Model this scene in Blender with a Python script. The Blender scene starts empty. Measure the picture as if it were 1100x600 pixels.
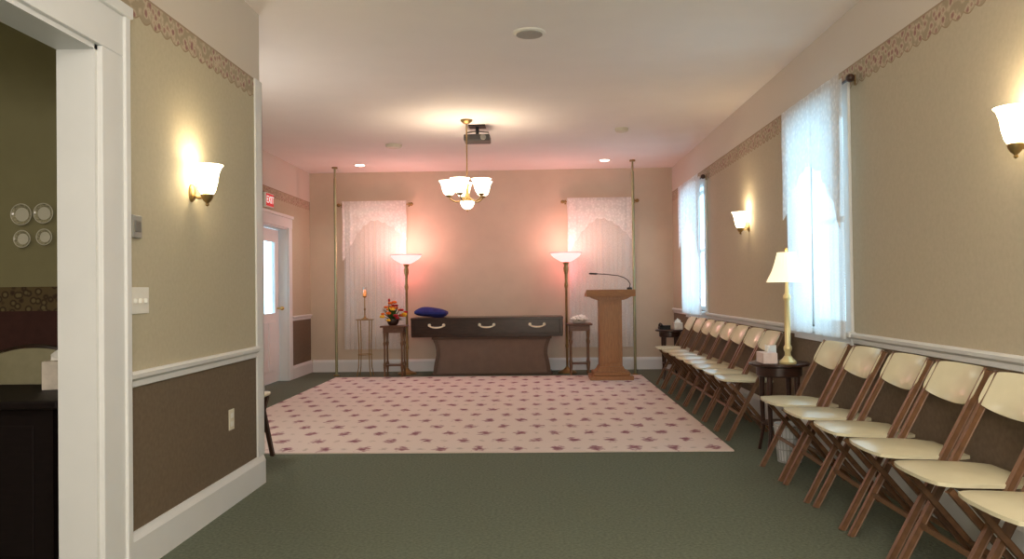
import bpy, bmesh, math, random
from mathutils import Vector, Matrix
random.seed(7)
S = bpy.context.scene
C = S.collection
R = math.radians
PI = math.pi

def lin(v):
    v /= 255.0
    return v/12.92 if v <= .04045 else ((v+.055)/1.055)**2.4
def c(r, g, b): return (lin(r), lin(g), lin(b), 1.0)

# ------------------------------------------------------------------ materials
def N(nt, t, **kw):
    n = nt.nodes.new(t)
    for k, v in kw.items(): setattr(n, k, v)
    return n
def ramp(nt, fac, stops, interp='LINEAR'):
    r = N(nt, 'ShaderNodeValToRGB'); r.color_ramp.interpolation = interp
    e = r.color_ramp.elements
    while len(e) < len(stops): e.new(.5)
    for i, (p, col) in enumerate(stops):
        e[i].position = p; e[i].color = col
    nt.links.new(fac, r.inputs[0]); return r.outputs[0]
def M_(nt, op, a, b=None, cc=None):
    n = N(nt, 'ShaderNodeMath', operation=op)
    for i, v in enumerate((a, b, cc)):
        if v is None: continue
        if isinstance(v, (int, float)): n.inputs[i].default_value = v
        else: nt.links.new(v, n.inputs[i])
    return n.outputs[0]
def mixc(nt, f, a, b):
    n = N(nt, 'ShaderNodeMixRGB')
    for i, v in enumerate((f, a, b)):
        if isinstance(v, (int, float)): n.inputs[i].default_value = v
        elif isinstance(v, tuple): n.inputs[i].default_value = v
        else: nt.links.new(v, n.inputs[i])
    return n.outputs[0]
def dark(col, k): return tuple(min(1, x*k) for x in col[:3])+(1,)

def mat(name, col, rough=.6, metal=0, var=.1, scale=8, bump=0, stretch=None, emis=None, es=0, spec=.3):
    m = bpy.data.materials.new(name); m.use_nodes = True; nt = m.node_tree
    b = nt.nodes['Principled BSDF']
    tc = N(nt, 'ShaderNodeTexCoord'); n = N(nt, 'ShaderNodeTexNoise')
    n.inputs['Scale'].default_value = scale; n.inputs['Detail'].default_value = 4
    v = tc.outputs['Object']
    if stretch:
        mp = N(nt, 'ShaderNodeMapping'); mp.inputs['Scale'].default_value = stretch
        nt.links.new(v, mp.inputs['Vector']); v = mp.outputs['Vector']
    nt.links.new(v, n.inputs['Vector'])
    col_out = ramp(nt, n.outputs['Fac'], [(.3, dark(col, 1-var)), (.7, dark(col, 1+var))])
    nt.links.new(col_out, b.inputs['Base Color'])
    b.inputs['Roughness'].default_value = rough; b.inputs['Metallic'].default_value = metal
    b.inputs['Specular IOR Level'].default_value = spec
    if bump:
        bp = N(nt, 'ShaderNodeBump'); bp.inputs['Strength'].default_value = bump; bp.inputs['Distance'].default_value = .01
        nt.links.new(n.outputs['Fac'], bp.inputs['Height']); nt.links.new(bp.outputs[0], b.inputs['Normal'])
    if emis:
        b.inputs['Emission Color'].default_value = emis; b.inputs['Emission Strength'].default_value = es
    return m

def glowglass(name, col, emis, es, through):
    """lit frosted glass: glows and lets part of the bulb's light through"""
    m = mat(name, col, .5, 0, .02, 10, emis=emis, es=es)
    nt = m.node_tree; out = nt.nodes['Material Output']; b = nt.nodes['Principled BSDF']
    tr = N(nt, 'ShaderNodeBsdfTransparent'); mx = N(nt, 'ShaderNodeMixShader'); mx.inputs[0].default_value = through
    nt.links.new(b.outputs[0], mx.inputs[1]); nt.links.new(tr.outputs[0], mx.inputs[2]); nt.links.new(mx.outputs[0], out.inputs[0])
    return m

def wallmat(name, up, mid, low, zr, zb0, zb1):
    m = mat(name, mid, .8, 0, .03, 40)
    nt = m.node_tree; b = nt.nodes['Principled BSDF']
    g = N(nt, 'ShaderNodeNewGeometry'); s = N(nt, 'ShaderNodeSeparateXYZ'); nt.links.new(g.outputs['Position'], s.inputs[0])
    z = s.outputs['Z']; p = M_(nt, 'ADD', s.outputs['X'], s.outputs['Y'])
    nz = N(nt, 'ShaderNodeTexNoise'); nz.inputs['Scale'].default_value = 45; nz.inputs['Detail'].default_value = 5
    nt.links.new(g.outputs['Position'], nz.inputs['Vector'])
    cm = ramp(nt, nz.outputs['Fac'], [(.3, dark(mid, .96)), (.7, dark(mid, 1.04))])
    cl = ramp(nt, nz.outputs['Fac'], [(.3, dark(low, .88)), (.7, dark(low, 1.12))])
    vo = N(nt, 'ShaderNodeTexVoronoi'); vo.inputs['Scale'].default_value = 22
    nt.links.new(g.outputs['Position'], vo.inputs['Vector'])
    vd = M_(nt, 'ADD', vo.outputs['Distance'], M_(nt, 'MULTIPLY', M_(nt, 'SUBTRACT', nz.outputs['Fac'], .5), .6))
    cb = ramp(nt, vd, [(.14, c(148, 108, 102)), (.3, c(164, 136, 120)), (.42, c(194, 177, 153)), (.66, c(162, 148, 124))])
    sc = M_(nt, 'ABSOLUTE', M_(nt, 'SINE', M_(nt, 'MULTIPLY', p, PI/.1)))
    lo = M_(nt, 'SUBTRACT', zb0+.014, M_(nt, 'MULTIPLY', sc, .022))
    lo2 = M_(nt, 'ADD', lo, .007)
    x = mixc(nt, M_(nt, 'GREATER_THAN', z, zr), cl, cm)
    x = mixc(nt, M_(nt, 'GREATER_THAN', z, lo), x, c(154, 134, 110))
    x = mixc(nt, M_(nt, 'GREATER_THAN', z, lo2), x, cb)
    x = mixc(nt, M_(nt, 'GREATER_THAN', z, zb1-.01), x, c(158, 138, 116))
    x = mixc(nt, M_(nt, 'GREATER_THAN', z, zb1), x, up)
    nt.links.new(x, b.inputs['Base Color'])
    return m

def sheer(name, col, t0, t1, scale):
    m = bpy.data.materials.new(name); m.use_nodes = True; nt = m.node_tree
    nt.nodes.remove(nt.nodes['Principled BSDF']); out = nt.nodes['Material Output']
    d = N(nt, 'ShaderNodeBsdfDiffuse'); tl = N(nt, 'ShaderNodeBsdfTranslucent'); tr = N(nt, 'ShaderNodeBsdfTransparent')
    d.inputs[0].default_value = col; tl.inputs[0].default_value = col
    m1 = N(nt, 'ShaderNodeMixShader'); m1.inputs[0].default_value = .5
    nt.links.new(d.outputs[0], m1.inputs[1]); nt.links.new(tl.outputs[0], m1.inputs[2])
    tc = N(nt, 'ShaderNodeTexCoord'); vo = N(nt, 'ShaderNodeTexVoronoi'); vo.inputs['Scale'].default_value = scale
    nt.links.new(tc.outputs['Object'], vo.inputs['Vector'])
    f = ramp(nt, vo.outputs['Distance'], [(.15, (t0,)*3+(1,)), (.55, (t1,)*3+(1,))])
    m2 = N(nt, 'ShaderNodeMixShader'); nt.links.new(f, m2.inputs[0])
    nt.links.new(m1.outputs[0], m2.inputs[1]); nt.links.new(tr.outputs[0], m2.inputs[2])
    nt.links.new(m2.outputs[0], out.inputs[0]); return m

def glassmat(name, tint, gl=.12):
    m = bpy.data.materials.new(name); m.use_nodes = True; nt = m.node_tree
    nt.nodes.remove(nt.nodes['Principled BSDF']); out = nt.nodes['Material Output']
    tr = N(nt, 'ShaderNodeBsdfTransparent'); tr.inputs[0].default_value = tint
    g = N(nt, 'ShaderNodeBsdfGlossy'); g.inputs['Roughness'].default_value = .05
    mx = N(nt, 'ShaderNodeMixShader'); mx.inputs[0].default_value = gl
    nt.links.new(tr.outputs[0], mx.inputs[1]); nt.links.new(g.outputs[0], mx.inputs[2]); nt.links.new(mx.outputs[0], out.inputs[0])
    return m

def rugmat():
    m = mat('rug_floral', c(205, 172, 165), .95, 0, .05, 60)
    nt = m.node_tree; b = nt.nodes['Principled BSDF']
    g = N(nt, 'ShaderNodeNewGeometry'); s = N(nt, 'ShaderNodeSeparateXYZ'); nt.links.new(g.outputs['Position'], s.inputs[0])
    nz = N(nt, 'ShaderNodeTexNoise'); nz.inputs['Scale'].default_value = 26; nz.inputs['Detail'].default_value = 3.5
    nt.links.new(g.outputs['Position'], nz.inputs['Vector'])
    xs = M_(nt, 'DIVIDE', s.outputs['X'], .29); ys = M_(nt, 'DIVIDE', s.outputs['Y'], .32)
    off = M_(nt, 'MULTIPLY', M_(nt, 'MODULO', M_(nt, 'FLOOR', ys), 2), .5)
    def motif(dx, ax, ay, k):
        o2 = M_(nt, 'ADD', M_(nt, 'ADD', xs, off), dx)
        lx = M_(nt, 'MULTIPLY', M_(nt, 'SUBTRACT', M_(nt, 'FRACT', o2), .5), ax)
        ly = M_(nt, 'MULTIPLY', M_(nt, 'SUBTRACT', M_(nt, 'FRACT', ys), .5), ay)
        d = M_(nt, 'SQRT', M_(nt, 'ADD', M_(nt, 'MULTIPLY', lx, lx), M_(nt, 'MULTIPLY', ly, ly)))
        return M_(nt, 'ADD', d, M_(nt, 'MULTIPLY', M_(nt, 'SUBTRACT', nz.outputs['Fac'], .5), k))
    base = c(222, 206, 198)
    d1 = motif(0, 1.05, .7, .55); d2 = motif(.5, 1.2, .9, .5)
    k1 = ramp(nt, d1, [(.02, c(138, 88, 100)), (.1, c(162, 120, 126)), (.16, c(194, 168, 166)), (.2, base)])
    k2 = ramp(nt, d2, [(.03, (1, 1, 1, 1)), (.11, (0, 0, 0, 1))])
    x = mixc(nt, M_(nt, 'MULTIPLY', k2, .55), k1, c(166, 148, 138))
    nt.links.new(x, b.inputs['Base Color']); return m

MT = {}
MT['carpet'] = mat('green_carpet', c(99, 106, 90), .95, 0, .22, 60, .6)
MT['ceiling'] = mat('ceiling_paint', c(240, 233, 226), .9, 0, .015, 3)
MT['wleft'] = wallmat('left_wallpaper', c(210, 201, 188), c(186, 177, 152), c(112, 97, 78), .83, 2.41, 2.53)
MT['wright'] = wallmat('right_wallpaper', c(210, 201, 188), c(186, 175, 152), c(120, 103, 84), .86, 2.46, 2.6)
MT['wback'] = mat('back_wall_paint', c(208, 192, 170), .85, 0, .03, 5)
MT['olive'] = mat('olive_wall_paint', c(158, 150, 112), .85, 0, .04, 6)
MT['maroon'] = mat('maroon_wainscot', c(80, 50, 44), .8, 0, .1, 20)
MT['trim'] = mat('white_trim_paint', c(222, 223, 221), .45, 0, .015, 6)
MT['rug'] = rugmat()
MT['vinyl'] = mat('cream_vinyl', c(213, 205, 174), .22, 0, .03, 12, .03, spec=.5)
MT['chairwood'] = mat('walnut_chair_wood', c(112, 80, 54), .4, 0, .2, 10, stretch=(14, 3, 3), spec=.5)
MT['shadowwood'] = mat('shaded_chair_wood', c(64, 42, 32), .42, 0, .2, 10, stretch=(14, 3, 3), spec=.5)  # chair wood coloured darker to stand in for the shade behind the corner
MT['darkwood'] = mat('dark_mahogany', c(56, 34, 26), .3, 0, .3, 8, stretch=(2, 10, 10), spec=.5)
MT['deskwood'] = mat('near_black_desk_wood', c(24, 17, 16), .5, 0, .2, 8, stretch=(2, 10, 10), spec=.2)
MT['midwood'] = mat('mid_brown_stand_wood', c(98, 64, 44), .35, 0, .25, 8, stretch=(2, 10, 10), spec=.5)
MT['casket'] = mat('dark_stained_casket_wood', c(52, 34, 27), .22, 0, .3, 6, stretch=(1.2, 12, 12), spec=.5)
MT['bierwood'] = mat('brown_bier_frame', c(92, 72, 60), .5, 0, .12, 6, stretch=(1.2, 12, 12))
MT['oak'] = mat('mid_brown_oak', c(156, 108, 66), .4, 0, .16, 8, stretch=(12, 12, 1.5), spec=.5)
MT['oaktop'] = mat('oak_reading_top', c(150, 104, 64), .4, 0, .2, 8, stretch=(1.5, 12, 12))
MT['mauve'] = mat('mauve_brown_bier_panel', c(122, 102, 90), .8, 0, .06, 10)
MT['brass'] = mat('brass', c(206, 174, 108), .3, .85, .1, 10)
MT['palebrass'] = mat('pale_gold_lamp_column', c(226, 206, 152), .3, .35, .06, 10)
MT['agedbrass'] = mat('aged_brass', c(156, 130, 84), .35, .8, .15, 10)
MT['pole'] = mat('greenish_brass_tube', c(160, 158, 122), .35, .6, .08, 10)
MT['silverw'] = mat('pale_gold_handle', c(240, 232, 206), .3, .4, .05, 10)
MT['black'] = mat('black_plastic', c(26, 26, 28), .4, 0, .2, 20)
MT['projgrey'] = mat('dark_grey_projector_case', c(52, 50, 50), .4, 0, .1, 20)
MT['greypl'] = mat('grey_plastic', c(110, 108, 102), .5, 0, .1, 20)
MT['lgrey'] = mat('light_grey_plastic', c(150, 148, 140), .5, 0, .06, 20)
MT['whitepl'] = mat('white_plastic', c(230, 228, 218), .4, 0, .02, 10)
MT['ivory'] = mat('ivory_plastic', c(216, 208, 186), .4, 0, .02, 10)
MT['grille'] = mat('grey_speaker_grille', c(164, 162, 152), .6, 0, .3, 160)
MT['red'] = mat('red_sign_face', c(184, 44, 52), .5, 0, .05, 10, emis=c(255, 60, 64), es=.3)
MT['signw'] = mat('white_sign_letters', c(240, 232, 230), .5, 0, .02, 10, emis=c(255, 240, 235), es=.5)
MT['shade'] = glowglass('glowing_frosted_glass', c(250, 240, 215), (1, .88, .64, 1), 8, .4)
MT['chshade'] = glowglass('glowing_chandelier_glass', c(250, 240, 220), (1, .85, .7, 1), 3, .2)
MT['pinkshade'] = glowglass('glowing_pink_glass', c(245, 200, 194), (1, .44, .42, 1), 1.4, .12)
MT['pinkrim'] = glowglass('pink_glass_rim', c(240, 190, 184), (1, .36, .34, 1), .6, 0)
MT['bulb'] = mat('lit_bulb', c(255, 245, 225), .5, 0, .01, 10, emis=(1, .9, .7, 1), es=12)
MT['pinkbulb'] = mat('lit_pink_bulb', c(255, 225, 215), .5, 0, .01, 10, emis=(1, .55, .48, 1), es=5)
MT['recess'] = mat('recessed_lens', c(255, 240, 230), .5, 0, .01, 10, emis=(1, .88, .76, 1), es=7)
MT['lampshade'] = mat('cream_pleated_shade', c(244, 234, 204), .8, 0, .05, 40, .1, stretch=(3, 3, .1), emis=(1, .88, .6, 1), es=.85)
MT['panel'] = sheer('white_sheer_fabric', (.94, .95, .95, 1), .06, .16, 90)
MT['lace'] = sheer('white_lace_fabric', (.94, .94, .93, 1), .0, .2, 26)
MT['cpanel'] = sheer('cream_sheer_fabric', (.93, .91, .87, 1), .14, .32, 90)
MT['clace'] = sheer('cream_lace_fabric', (.95, .93, .9, 1), .0, .16, 26)
MT['pane'] = glassmat('window_glass', (.94, .98, 1, 1), .04)
MT['clear'] = glassmat('clear_glass', (.95, .97, .96, 1), .25)
MT['blue'] = mat('navy_blue_cloth', c(40, 48, 116), .85, 0, .2, 14, .1)
MT['plate'] = mat('cream_china', c(236, 230, 210), .2, 0, .03, 20, spec=.6)
MT['platerim'] = mat('patterned_plate_rim', c(186, 178, 146), .2, 0, .4, 90, spec=.7)
MT['leaf'] = mat('dark_leaves', c(54, 84, 38), .6, 0, .3, 20)
MT['fo'] = mat('orange_petals', c(226, 112, 30), .7, 0, .15, 40)
MT['fy'] = mat('yellow_petals', c(232, 184, 50), .7, 0, .12, 40)
MT['fr'] = mat('red_petals', c(176, 34, 40), .7, 0, .2, 40)
MT['fw'] = mat('white_petals', c(246, 245, 238), .7, 0, .02, 40)
MT['candle'] = mat('amber_candle', c(216, 106, 50), .5, 0, .1, 20, emis=(1, .35, .08, 1), es=1.2)
MT['tissuebox'] = mat('tissue_carton', c(222, 210, 194), .6, 0, .1, 26)
MT['tissue'] = mat('tissue_paper', c(240, 238, 232), .9, 0, .02, 10)
MT['pinkbox'] = mat('pale_pink_carton', c(230, 208, 200), .6, 0, .08, 26)
MT['wire'] = mat('grey_wire', c(176, 176, 172), .4, .3, .05, 10)
MT['liner'] = mat('white_bin_liner', c(214, 214, 214), .6, 0, .06, 24)
MT['doorpaint'] = mat('white_door_paint', c(230, 230, 228), .45, 0, .02, 6)
MT['dimcream'] = mat('dull_cream_upholstery', c(176, 168, 136), .7, 0, .05, 20)

# ------------------------------------------------------------------ mesh helpers
def BM(): return bmesh.new()
def box(bm, lo, hi, bev=0, M=None):
    r = bmesh.ops.create_cube(bm, size=1)
    vs = r['verts']; lo = Vector(lo); hi = Vector(hi)
    for v in vs:
        v.co = Vector(((lo[i]+hi[i])/2+v.co[i]*(hi[i]-lo[i])) for i in range(3))
        if M: v.co = M @ v.co
    if bev:
        es = list({e for v in vs for e in v.link_edges})
        bmesh.ops.bevel(bm, geom=es, offset=bev, segments=2, affect='EDGES', profile=.5)
def rings(bm, rs, cap0=True, cap1=True):
    L = [[bm.verts.new(p) for p in r] for r in rs]
    n = len(L[0])
    for a, b in zip(L, L[1:]):
        for i in range(n):
            bm.faces.new((a[i], a[(i+1) % n], b[(i+1) % n], b[i]))
    if cap0: bm.faces.new(L[0][::-1])
    if cap1: bm.faces.new(L[-1])
def tube(bm, pts, r, seg=8, sx=1):
    pts = [Vector(p) for p in pts]; rs = []; u = None
    for i, p in enumerate(pts):
        d = (pts[min(i+1, len(pts)-1)]-pts[max(i-1, 0)]).normalized()
        if u is None:
            u = d.orthogonal().normalized()
        else:
            u = (u-d*u.dot(d)).normalized()
        v = d.cross(u); rr = r[i] if isinstance(r, (list, tuple)) else r
        rs.append([p+(u*math.cos(2*PI*k/seg)+v*math.sin(2*PI*k/seg))*rr for k in range(seg)])
    rings(bm, rs)
def cyl(bm, p0, p1, r0, r1=None, seg=14): tube(bm, [p0, p1], [r0, r0 if r1 is None else r1], seg)
def lathe(bm, prof, seg=28, cen=(0, 0, 0), cap0=True, cap1=True, flute=0, nf=0):
    rs = []
    for r, z in prof:
        r = max(r, .0006)
        rs.append([(cen[0]+r*(1+flute*math.cos(nf*2*PI*k/seg))*math.cos(2*PI*k/seg), cen[1]+r*(1+flute*math.cos(nf*2*PI*k/seg))*math.sin(2*PI*k/seg), cen[2]+z) for k in range(seg)])
    rings(bm, rs, cap0, cap1)
def shell(bm, prof, t, **k):
    """open bowl: outer profile up, inner profile back down"""
    inner = [(max(r-t, .001), z+(t if i == 0 else 0)) for i, (r, z) in enumerate(prof)]
    lathe(bm, prof+inner[::-1], **k)
def bar(bm, p0, p1, wx, wt, bev=.003):
    p0 = Vector(p0); p1 = Vector(p1); d = (p1-p0); L = d.length; d.normalize()
    a = Vector((1, 0, 0))
    if abs(d.x) > .9: a = Vector((0, 1, 0))
    a = (a-d*a.dot(d)).normalized(); b = d.cross(a)
    M = Matrix(((a.x, b.x, d.x, p0.x), (a.y, b.y, d.y, p0.y), (a.z, b.z, d.z, p0.z), (0, 0, 0, 1)))
    box(bm, (-wx/2, -wt/2, 0), (wx/2, wt/2, L), bev, M)
def prism(bm, poly, lo, hi, plane='xz', bev=0):
    def P(a, b, t): return {'xz': (a, t, b), 'yz': (t, a, b), 'xy': (a, b, t)}[plane]
    v0 = [bm.verts.new(P(a, b, lo)) for a, b in poly]; v1 = [bm.verts.new(P(a, b, hi)) for a, b in poly]
    n = len(poly)
    bm.faces.new(v0[::-1]); bm.faces.new(v1)
    for i in range(n): bm.faces.new((v0[i], v0[(i+1) % n], v1[(i+1) % n], v1[i]))
    if bev:
        es = list({e for v in v0+v1 for e in v.link_edges})
        bmesh.ops.bevel(bm, geom=es, offset=bev, segments=2, affect='EDGES')
def pad(bm, fn, nu=12, nv=12):
    T = [[bm.verts.new(fn(i/nu, j/nv, 1)) for j in range(nv+1)] for i in range(nu+1)]
    B = [[bm.verts.new(fn(i/nu, j/nv, -1)) for j in range(nv+1)] for i in range(nu+1)]
    for i in range(nu):
        for j in range(nv):
            bm.faces.new((T[i][j], T[i+1][j], T[i+1][j+1], T[i][j+1]))
            bm.faces.new((B[i][j], B[i][j+1], B[i+1][j+1], B[i+1][j]))
    for i in range(nu):
        bm.faces.new((T[i][0], B[i][0], B[i+1][0], T[i+1][0])); bm.faces.new((T[i][nv], T[i+1][nv], B[i+1][nv], B[i][nv]))
    for j in range(nv):
        bm.faces.new((T[0][j], T[0][j+1], B[0][j+1], B[0][j])); bm.faces.new((T[nu][j], B[nu][j], B[nu][j+1], T[nu][j+1]))
def ball(bm, p, r, sc=(1, 1, 1), seg=14):
    M = Matrix.Translation(p) @ Matrix.Diagonal((sc[0]*r, sc[1]*r, sc[2]*r, 1))
    bmesh.ops.create_uvsphere(bm, u_segments=seg, v_segments=max(6, seg//2+1), radius=1, matrix=M)

def obj(name, bm, m, parent=None, smooth=False, loc=None, rotz=0):
    bmesh.ops.recalc_face_normals(bm, faces=bm.faces)
    me = bpy.data.meshes.new(name); bm.to_mesh(me); bm.free(); me.materials.append(m)
    if smooth:
        for p in me.polygons: p.use_smooth = True
        me.set_sharp_from_angle(angle=R(38))
    o = bpy.data.objects.new(name, me); C.objects.link(o)
    if parent: o.parent = parent
    if loc: o.location = loc
    if rotz: o.rotation_euler.z = rotz
    return o
def tag(o, label, cat, group=None):
    o['label'] = label; o['category'] = cat
    if group: o['group'] = group
    return o
def thing(name, label, cat, loc=(0, 0, 0), rotz=0, group=None):
    o = bpy.data.objects.new(name, None); o.empty_display_size = .1; C.objects.link(o)
    o.location = loc; o.rotation_euler.z = rotz
    return tag(o, label, cat, group)
def struct(name, bm, m, parent=None, smooth=False):
    o = obj(name, bm, m, parent, smooth)
    if not parent: o['kind'] = 'structure'
    return o
def dup(root, loc, rotz, label):
    def cp(o, par):
        n = o.copy(); C.objects.link(n)
        if par: n.parent = par
        for ch in list(o.children): cp(ch, n)
        return n
    r = cp(root, None); r.location = loc; r.rotation_euler.z = rotz; r['label'] = label
    return r
def light(name, loc, e, col, size=.05, kind='POINT', spot=None):
    l = bpy.data.lights.new(name, kind); l.energy = e; l.color = col
    if kind in ('POINT', 'SPOT'): l.shadow_soft_size = size
    if spot: l.spot_size = R(spot); l.spot_blend = .6
    o = bpy.data.objects.new(name, l); o.location = loc; C.objects.link(o); return o

# ------------------------------------------------------------------ room dimensions (metres)
XL, XR, XF = -1.736, 2.03, -3.35      # near-left wall, right wall, far-left wall
YB, H, YC = 11.7, 2.96, 4.96          # back wall, ceiling height, corner where the room widens
YS = YC-.12                           # face of the side room's end wall
def wall(bm, axis, t0, t1, a0, a1, z0, z1, holes=()):
    def seg(a, b, z, w):
        if axis == 'x': box(bm, (t0, a, z), (t1, b, w))
        else: box(bm, (a, t0, z), (b, t1, w))
    cur = a0
    for (h0, h1, hz0, hz1) in sorted(holes):
        if h0 > cur: seg(cur, h0, z0, z1)
        if hz0 > z0: seg(h0, h1, z0, hz0)
        if hz1 < z1: seg(h0, h1, hz1, z1)
        cur = h1
    if cur < a1: seg(cur, a1, z0, z1)

bm = BM(); box(bm, (-5.2, -2.2, -.1), (2.3, 11.9, 0)); struct('floor', bm, MT['carpet'])
bm = BM(); box(bm, (-5.2, -2.2, H), (2.3, 11.9, H+.1)); struct('ceiling', bm, MT['ceiling'])
W1 = (5.2, 6.15, .9, 2.42); W2 = (9.45, 10.6, .9, 2.42)
DO = (9.62, 10.62, 0, 2.06)
bm = BM(); wall(bm, 'x', XR, XR+.15, -2.2, YB+.15, 0, H, (W1, W2)); struct('wall_right', bm, MT['wright'])
bm = BM(); wall(bm, 'x', XL-.145, XL, -2.2, YC, 0, H, ((.7, 3.09, 0, 2.19),)); struct('wall_left', bm, MT['wleft'])
bm = BM(); wall(bm, 'x', XF-.15, XF, YC, YB, 0, H, (DO,)); struct('wall_left_far', bm, MT['wleft'])
bm = BM(); box(bm, (-3.5, YB, 0), (XR, YB+.15, H)); struct('wall_back', bm, MT['wback'])
bm = BM(); box(bm, (-5.2, -2.2, 0), (XR, -2.05, H)); struct('wall_front', bm, MT['wback'])
bm = BM(); box(bm, (-5.2, YS+.06, 0), (XL-.145, YC, H)); struct('wall_partition', bm, MT['wleft'])
bm = BM(); box(bm, (-5.2, YS, 0), (XL-.145, YS+.06, H)); wsr = struct('wall_side_room', bm, MT['olive'])
bm = BM(); box(bm, (-5.05, YS-.02, .12), (XL-.146, YS, 1.1)); obj('wainscot', bm, MT['maroon'], wsr)
bm = BM(); box(bm, (-5.05, YS-.025, 1.1), (XL-.146, YS, 1.25))
bandm = mat('patterned_band', c(120, 92, 58), .8, 0, .1, 20)
nt = bandm.node_tree; vo = N(nt, 'ShaderNodeTexVoronoi'); vo.inputs['Scale'].default_value = 22
tcn = [n for n in nt.nodes if n.type == 'TEX_COORD'][0]; nt.links.new(tcn.outputs['Object'], vo.inputs['Vector'])
nt.links.new(ramp(nt, vo.outputs['Distance'], [(.2, c(130, 114, 78)), (.4, c(70, 52, 40)), (.6, c(112, 94, 64))]), nt.nodes['Principled BSDF'].inputs['Base Color'])
obj('wallpaper_band', bm, bandm, wsr)
bm = BM(); box(bm, (-5.2, -2.05, 0), (-5.05, YS, H)); struct('wall_side_room_left', bm, MT['olive'])

# trims
nt_ = [0]
def trim(bm, m=None):
    nt_[0] += 1
    return struct('trim_%d' % nt_[0], bm, m or MT['trim'])
def rail_profile(sgn, x, z):   # moulded chair rail cross-section in (x, z)
    return [(x, z-.035), (x+sgn*.012, z-.03), (x+sgn*.014, z-.005), (x+sgn*.03, z+.008), (x+sgn*.034, z+.026), (x+sgn*.02, z+.035), (x, z+.035)]
def prism_y(bm, poly, y0, y1): prism(bm, poly, y0, y1, 'xz')
bm = BM(); prism_y(bm, rail_profile(1, XL, .83), 3.29, YC-.11); trim(bm)
bm = BM()
for a, b in ((-2.05, 5.11), (6.24, 9.36), (10.69, YB-.03)): prism_y(bm, rail_profile(-1, XR, .86), a, b)
trim(bm)
bm = BM()
for a, b in ((YC, 9.47), (10.77, YB-.03)): prism_y(bm, rail_profile(1, XF, .83), a, b)
trim(bm)
def base_profile(s, x, h=.18): return [(x, 0), (x+s*.022, 0), (x+s*.022, h-.035), (x+s*.012, h-.012), (x+s*.009, h), (x, h)]
bm = BM(); prism_y(bm, base_profile(1, XL), 3.29, YC); struct('baseboard_left', bm, MT['trim'])
bm = BM(); prism_y(bm, base_profile(-1, XR, .2), -2.05, YB); struct('baseboard_right', bm, MT['trim'])
bm = BM(); prism_y(bm, base_profile(1, XF), YC, 9.47); prism_y(bm, base_profile(1, XF), 10.77, YB); struct('baseboard_left_far', bm, MT['trim'])
bm = BM(); prism(bm, [(YB, 0), (YB-.022, 0), (YB-.022, .145), (YB-.009, .18), (YB, .18)], XF+.03, XR-.03, 'yz'); struct('baseboard_back', bm, MT['trim'])
bm = BM(); box(bm, (XL, YC-.105, .18), (XL+.012, YC+.012, 2.53), .003); box(bm, (XL-.09, YC, .18), (XL+.012, YC+.012, 2.53), .003); trim(bm)
# casing of the wide opening on the left: side board, head board with cap, jamb lining
bm = BM()
box(bm, (XL, 3.09, 0), (XL+.024, 3.27, 2.19), .004); box(bm, (XL, 3.25, 0), (XL+.036, 3.29, 2.4), .004)
box(bm, (XL, .5, 2.19), (XL+.024, 3.27, 2.37), .004); box(bm, (XL, .48, 2.36), (XL+.045, 3.3, 2.41), .006)
box(bm, (XL-.15, 3.07, 0), (XL+.004, 3.09, 2.19)); box(bm, (XL-.15, .7, 2.17), (XL+.004, 3.09, 2.19)); box(bm, (XL-.15, .7, 0), (XL+.004, .72, 2.17))
box(bm, (XL, .5, 0), (XL+.024, .7, 2.19), .004)
trim(bm)
# far door in the left wall
bm = BM()
for y0, y1 in ((9.48, 9.62), (10.62, 10.76)): box(bm, (XF, y0, 0), (XF+.022, y1, 2.06), .004)
box(bm, (XF, 9.46, 2.06), (XF+.022, 10.78, 2.2), .004); box(bm, (XF, 9.45, 2.19), (XF+.04, 10.79, 2.23), .004)
box(bm, (XF-.15, 10.6, 0), (XF, 10.62, 2.06)); box(bm, (XF-.15, 9.62, 0), (XF, 9.64, 2.06)); box(bm, (XF-.15, 9.64, 2.04), (XF, 10.6, 2.06))
trim(bm)
bm = BM()
dx0, dx1 = XF-.15, XF-.11
box(bm, (dx0, 9.65, .01), (dx1, 9.82, 2.03)); box(bm, (dx0, 10.42, .01), (dx1, 10.59, 2.03))
box(bm, (dx0, 9.82, 1.86), (dx1, 10.42, 2.03)); box(bm, (dx0, 9.82, .01), (dx1, 10.42, .92))
for y0, y1 in ((9.87, 10.09), (10.15, 10.37)): box(bm, (dx1-.005, y0, .16), (dx1+.012, y1, .8), .008)
d1 = struct('door_1', bm, MT['doorpaint'])
bm = BM(); box(bm, (dx0+.015, 9.82, .92), (dx0+.022, 10.42, 1.86)); obj('door_pane', bm, MT['pane'], d1)
bm = BM(); cyl(bm, (dx1, 10.51, .98), (dx1+.05, 10.51, .98), .012); ball(bm, (dx1+.065, 10.51, .98), .028); obj('door_handle', bm, MT['brass'], d1, True)

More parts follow.
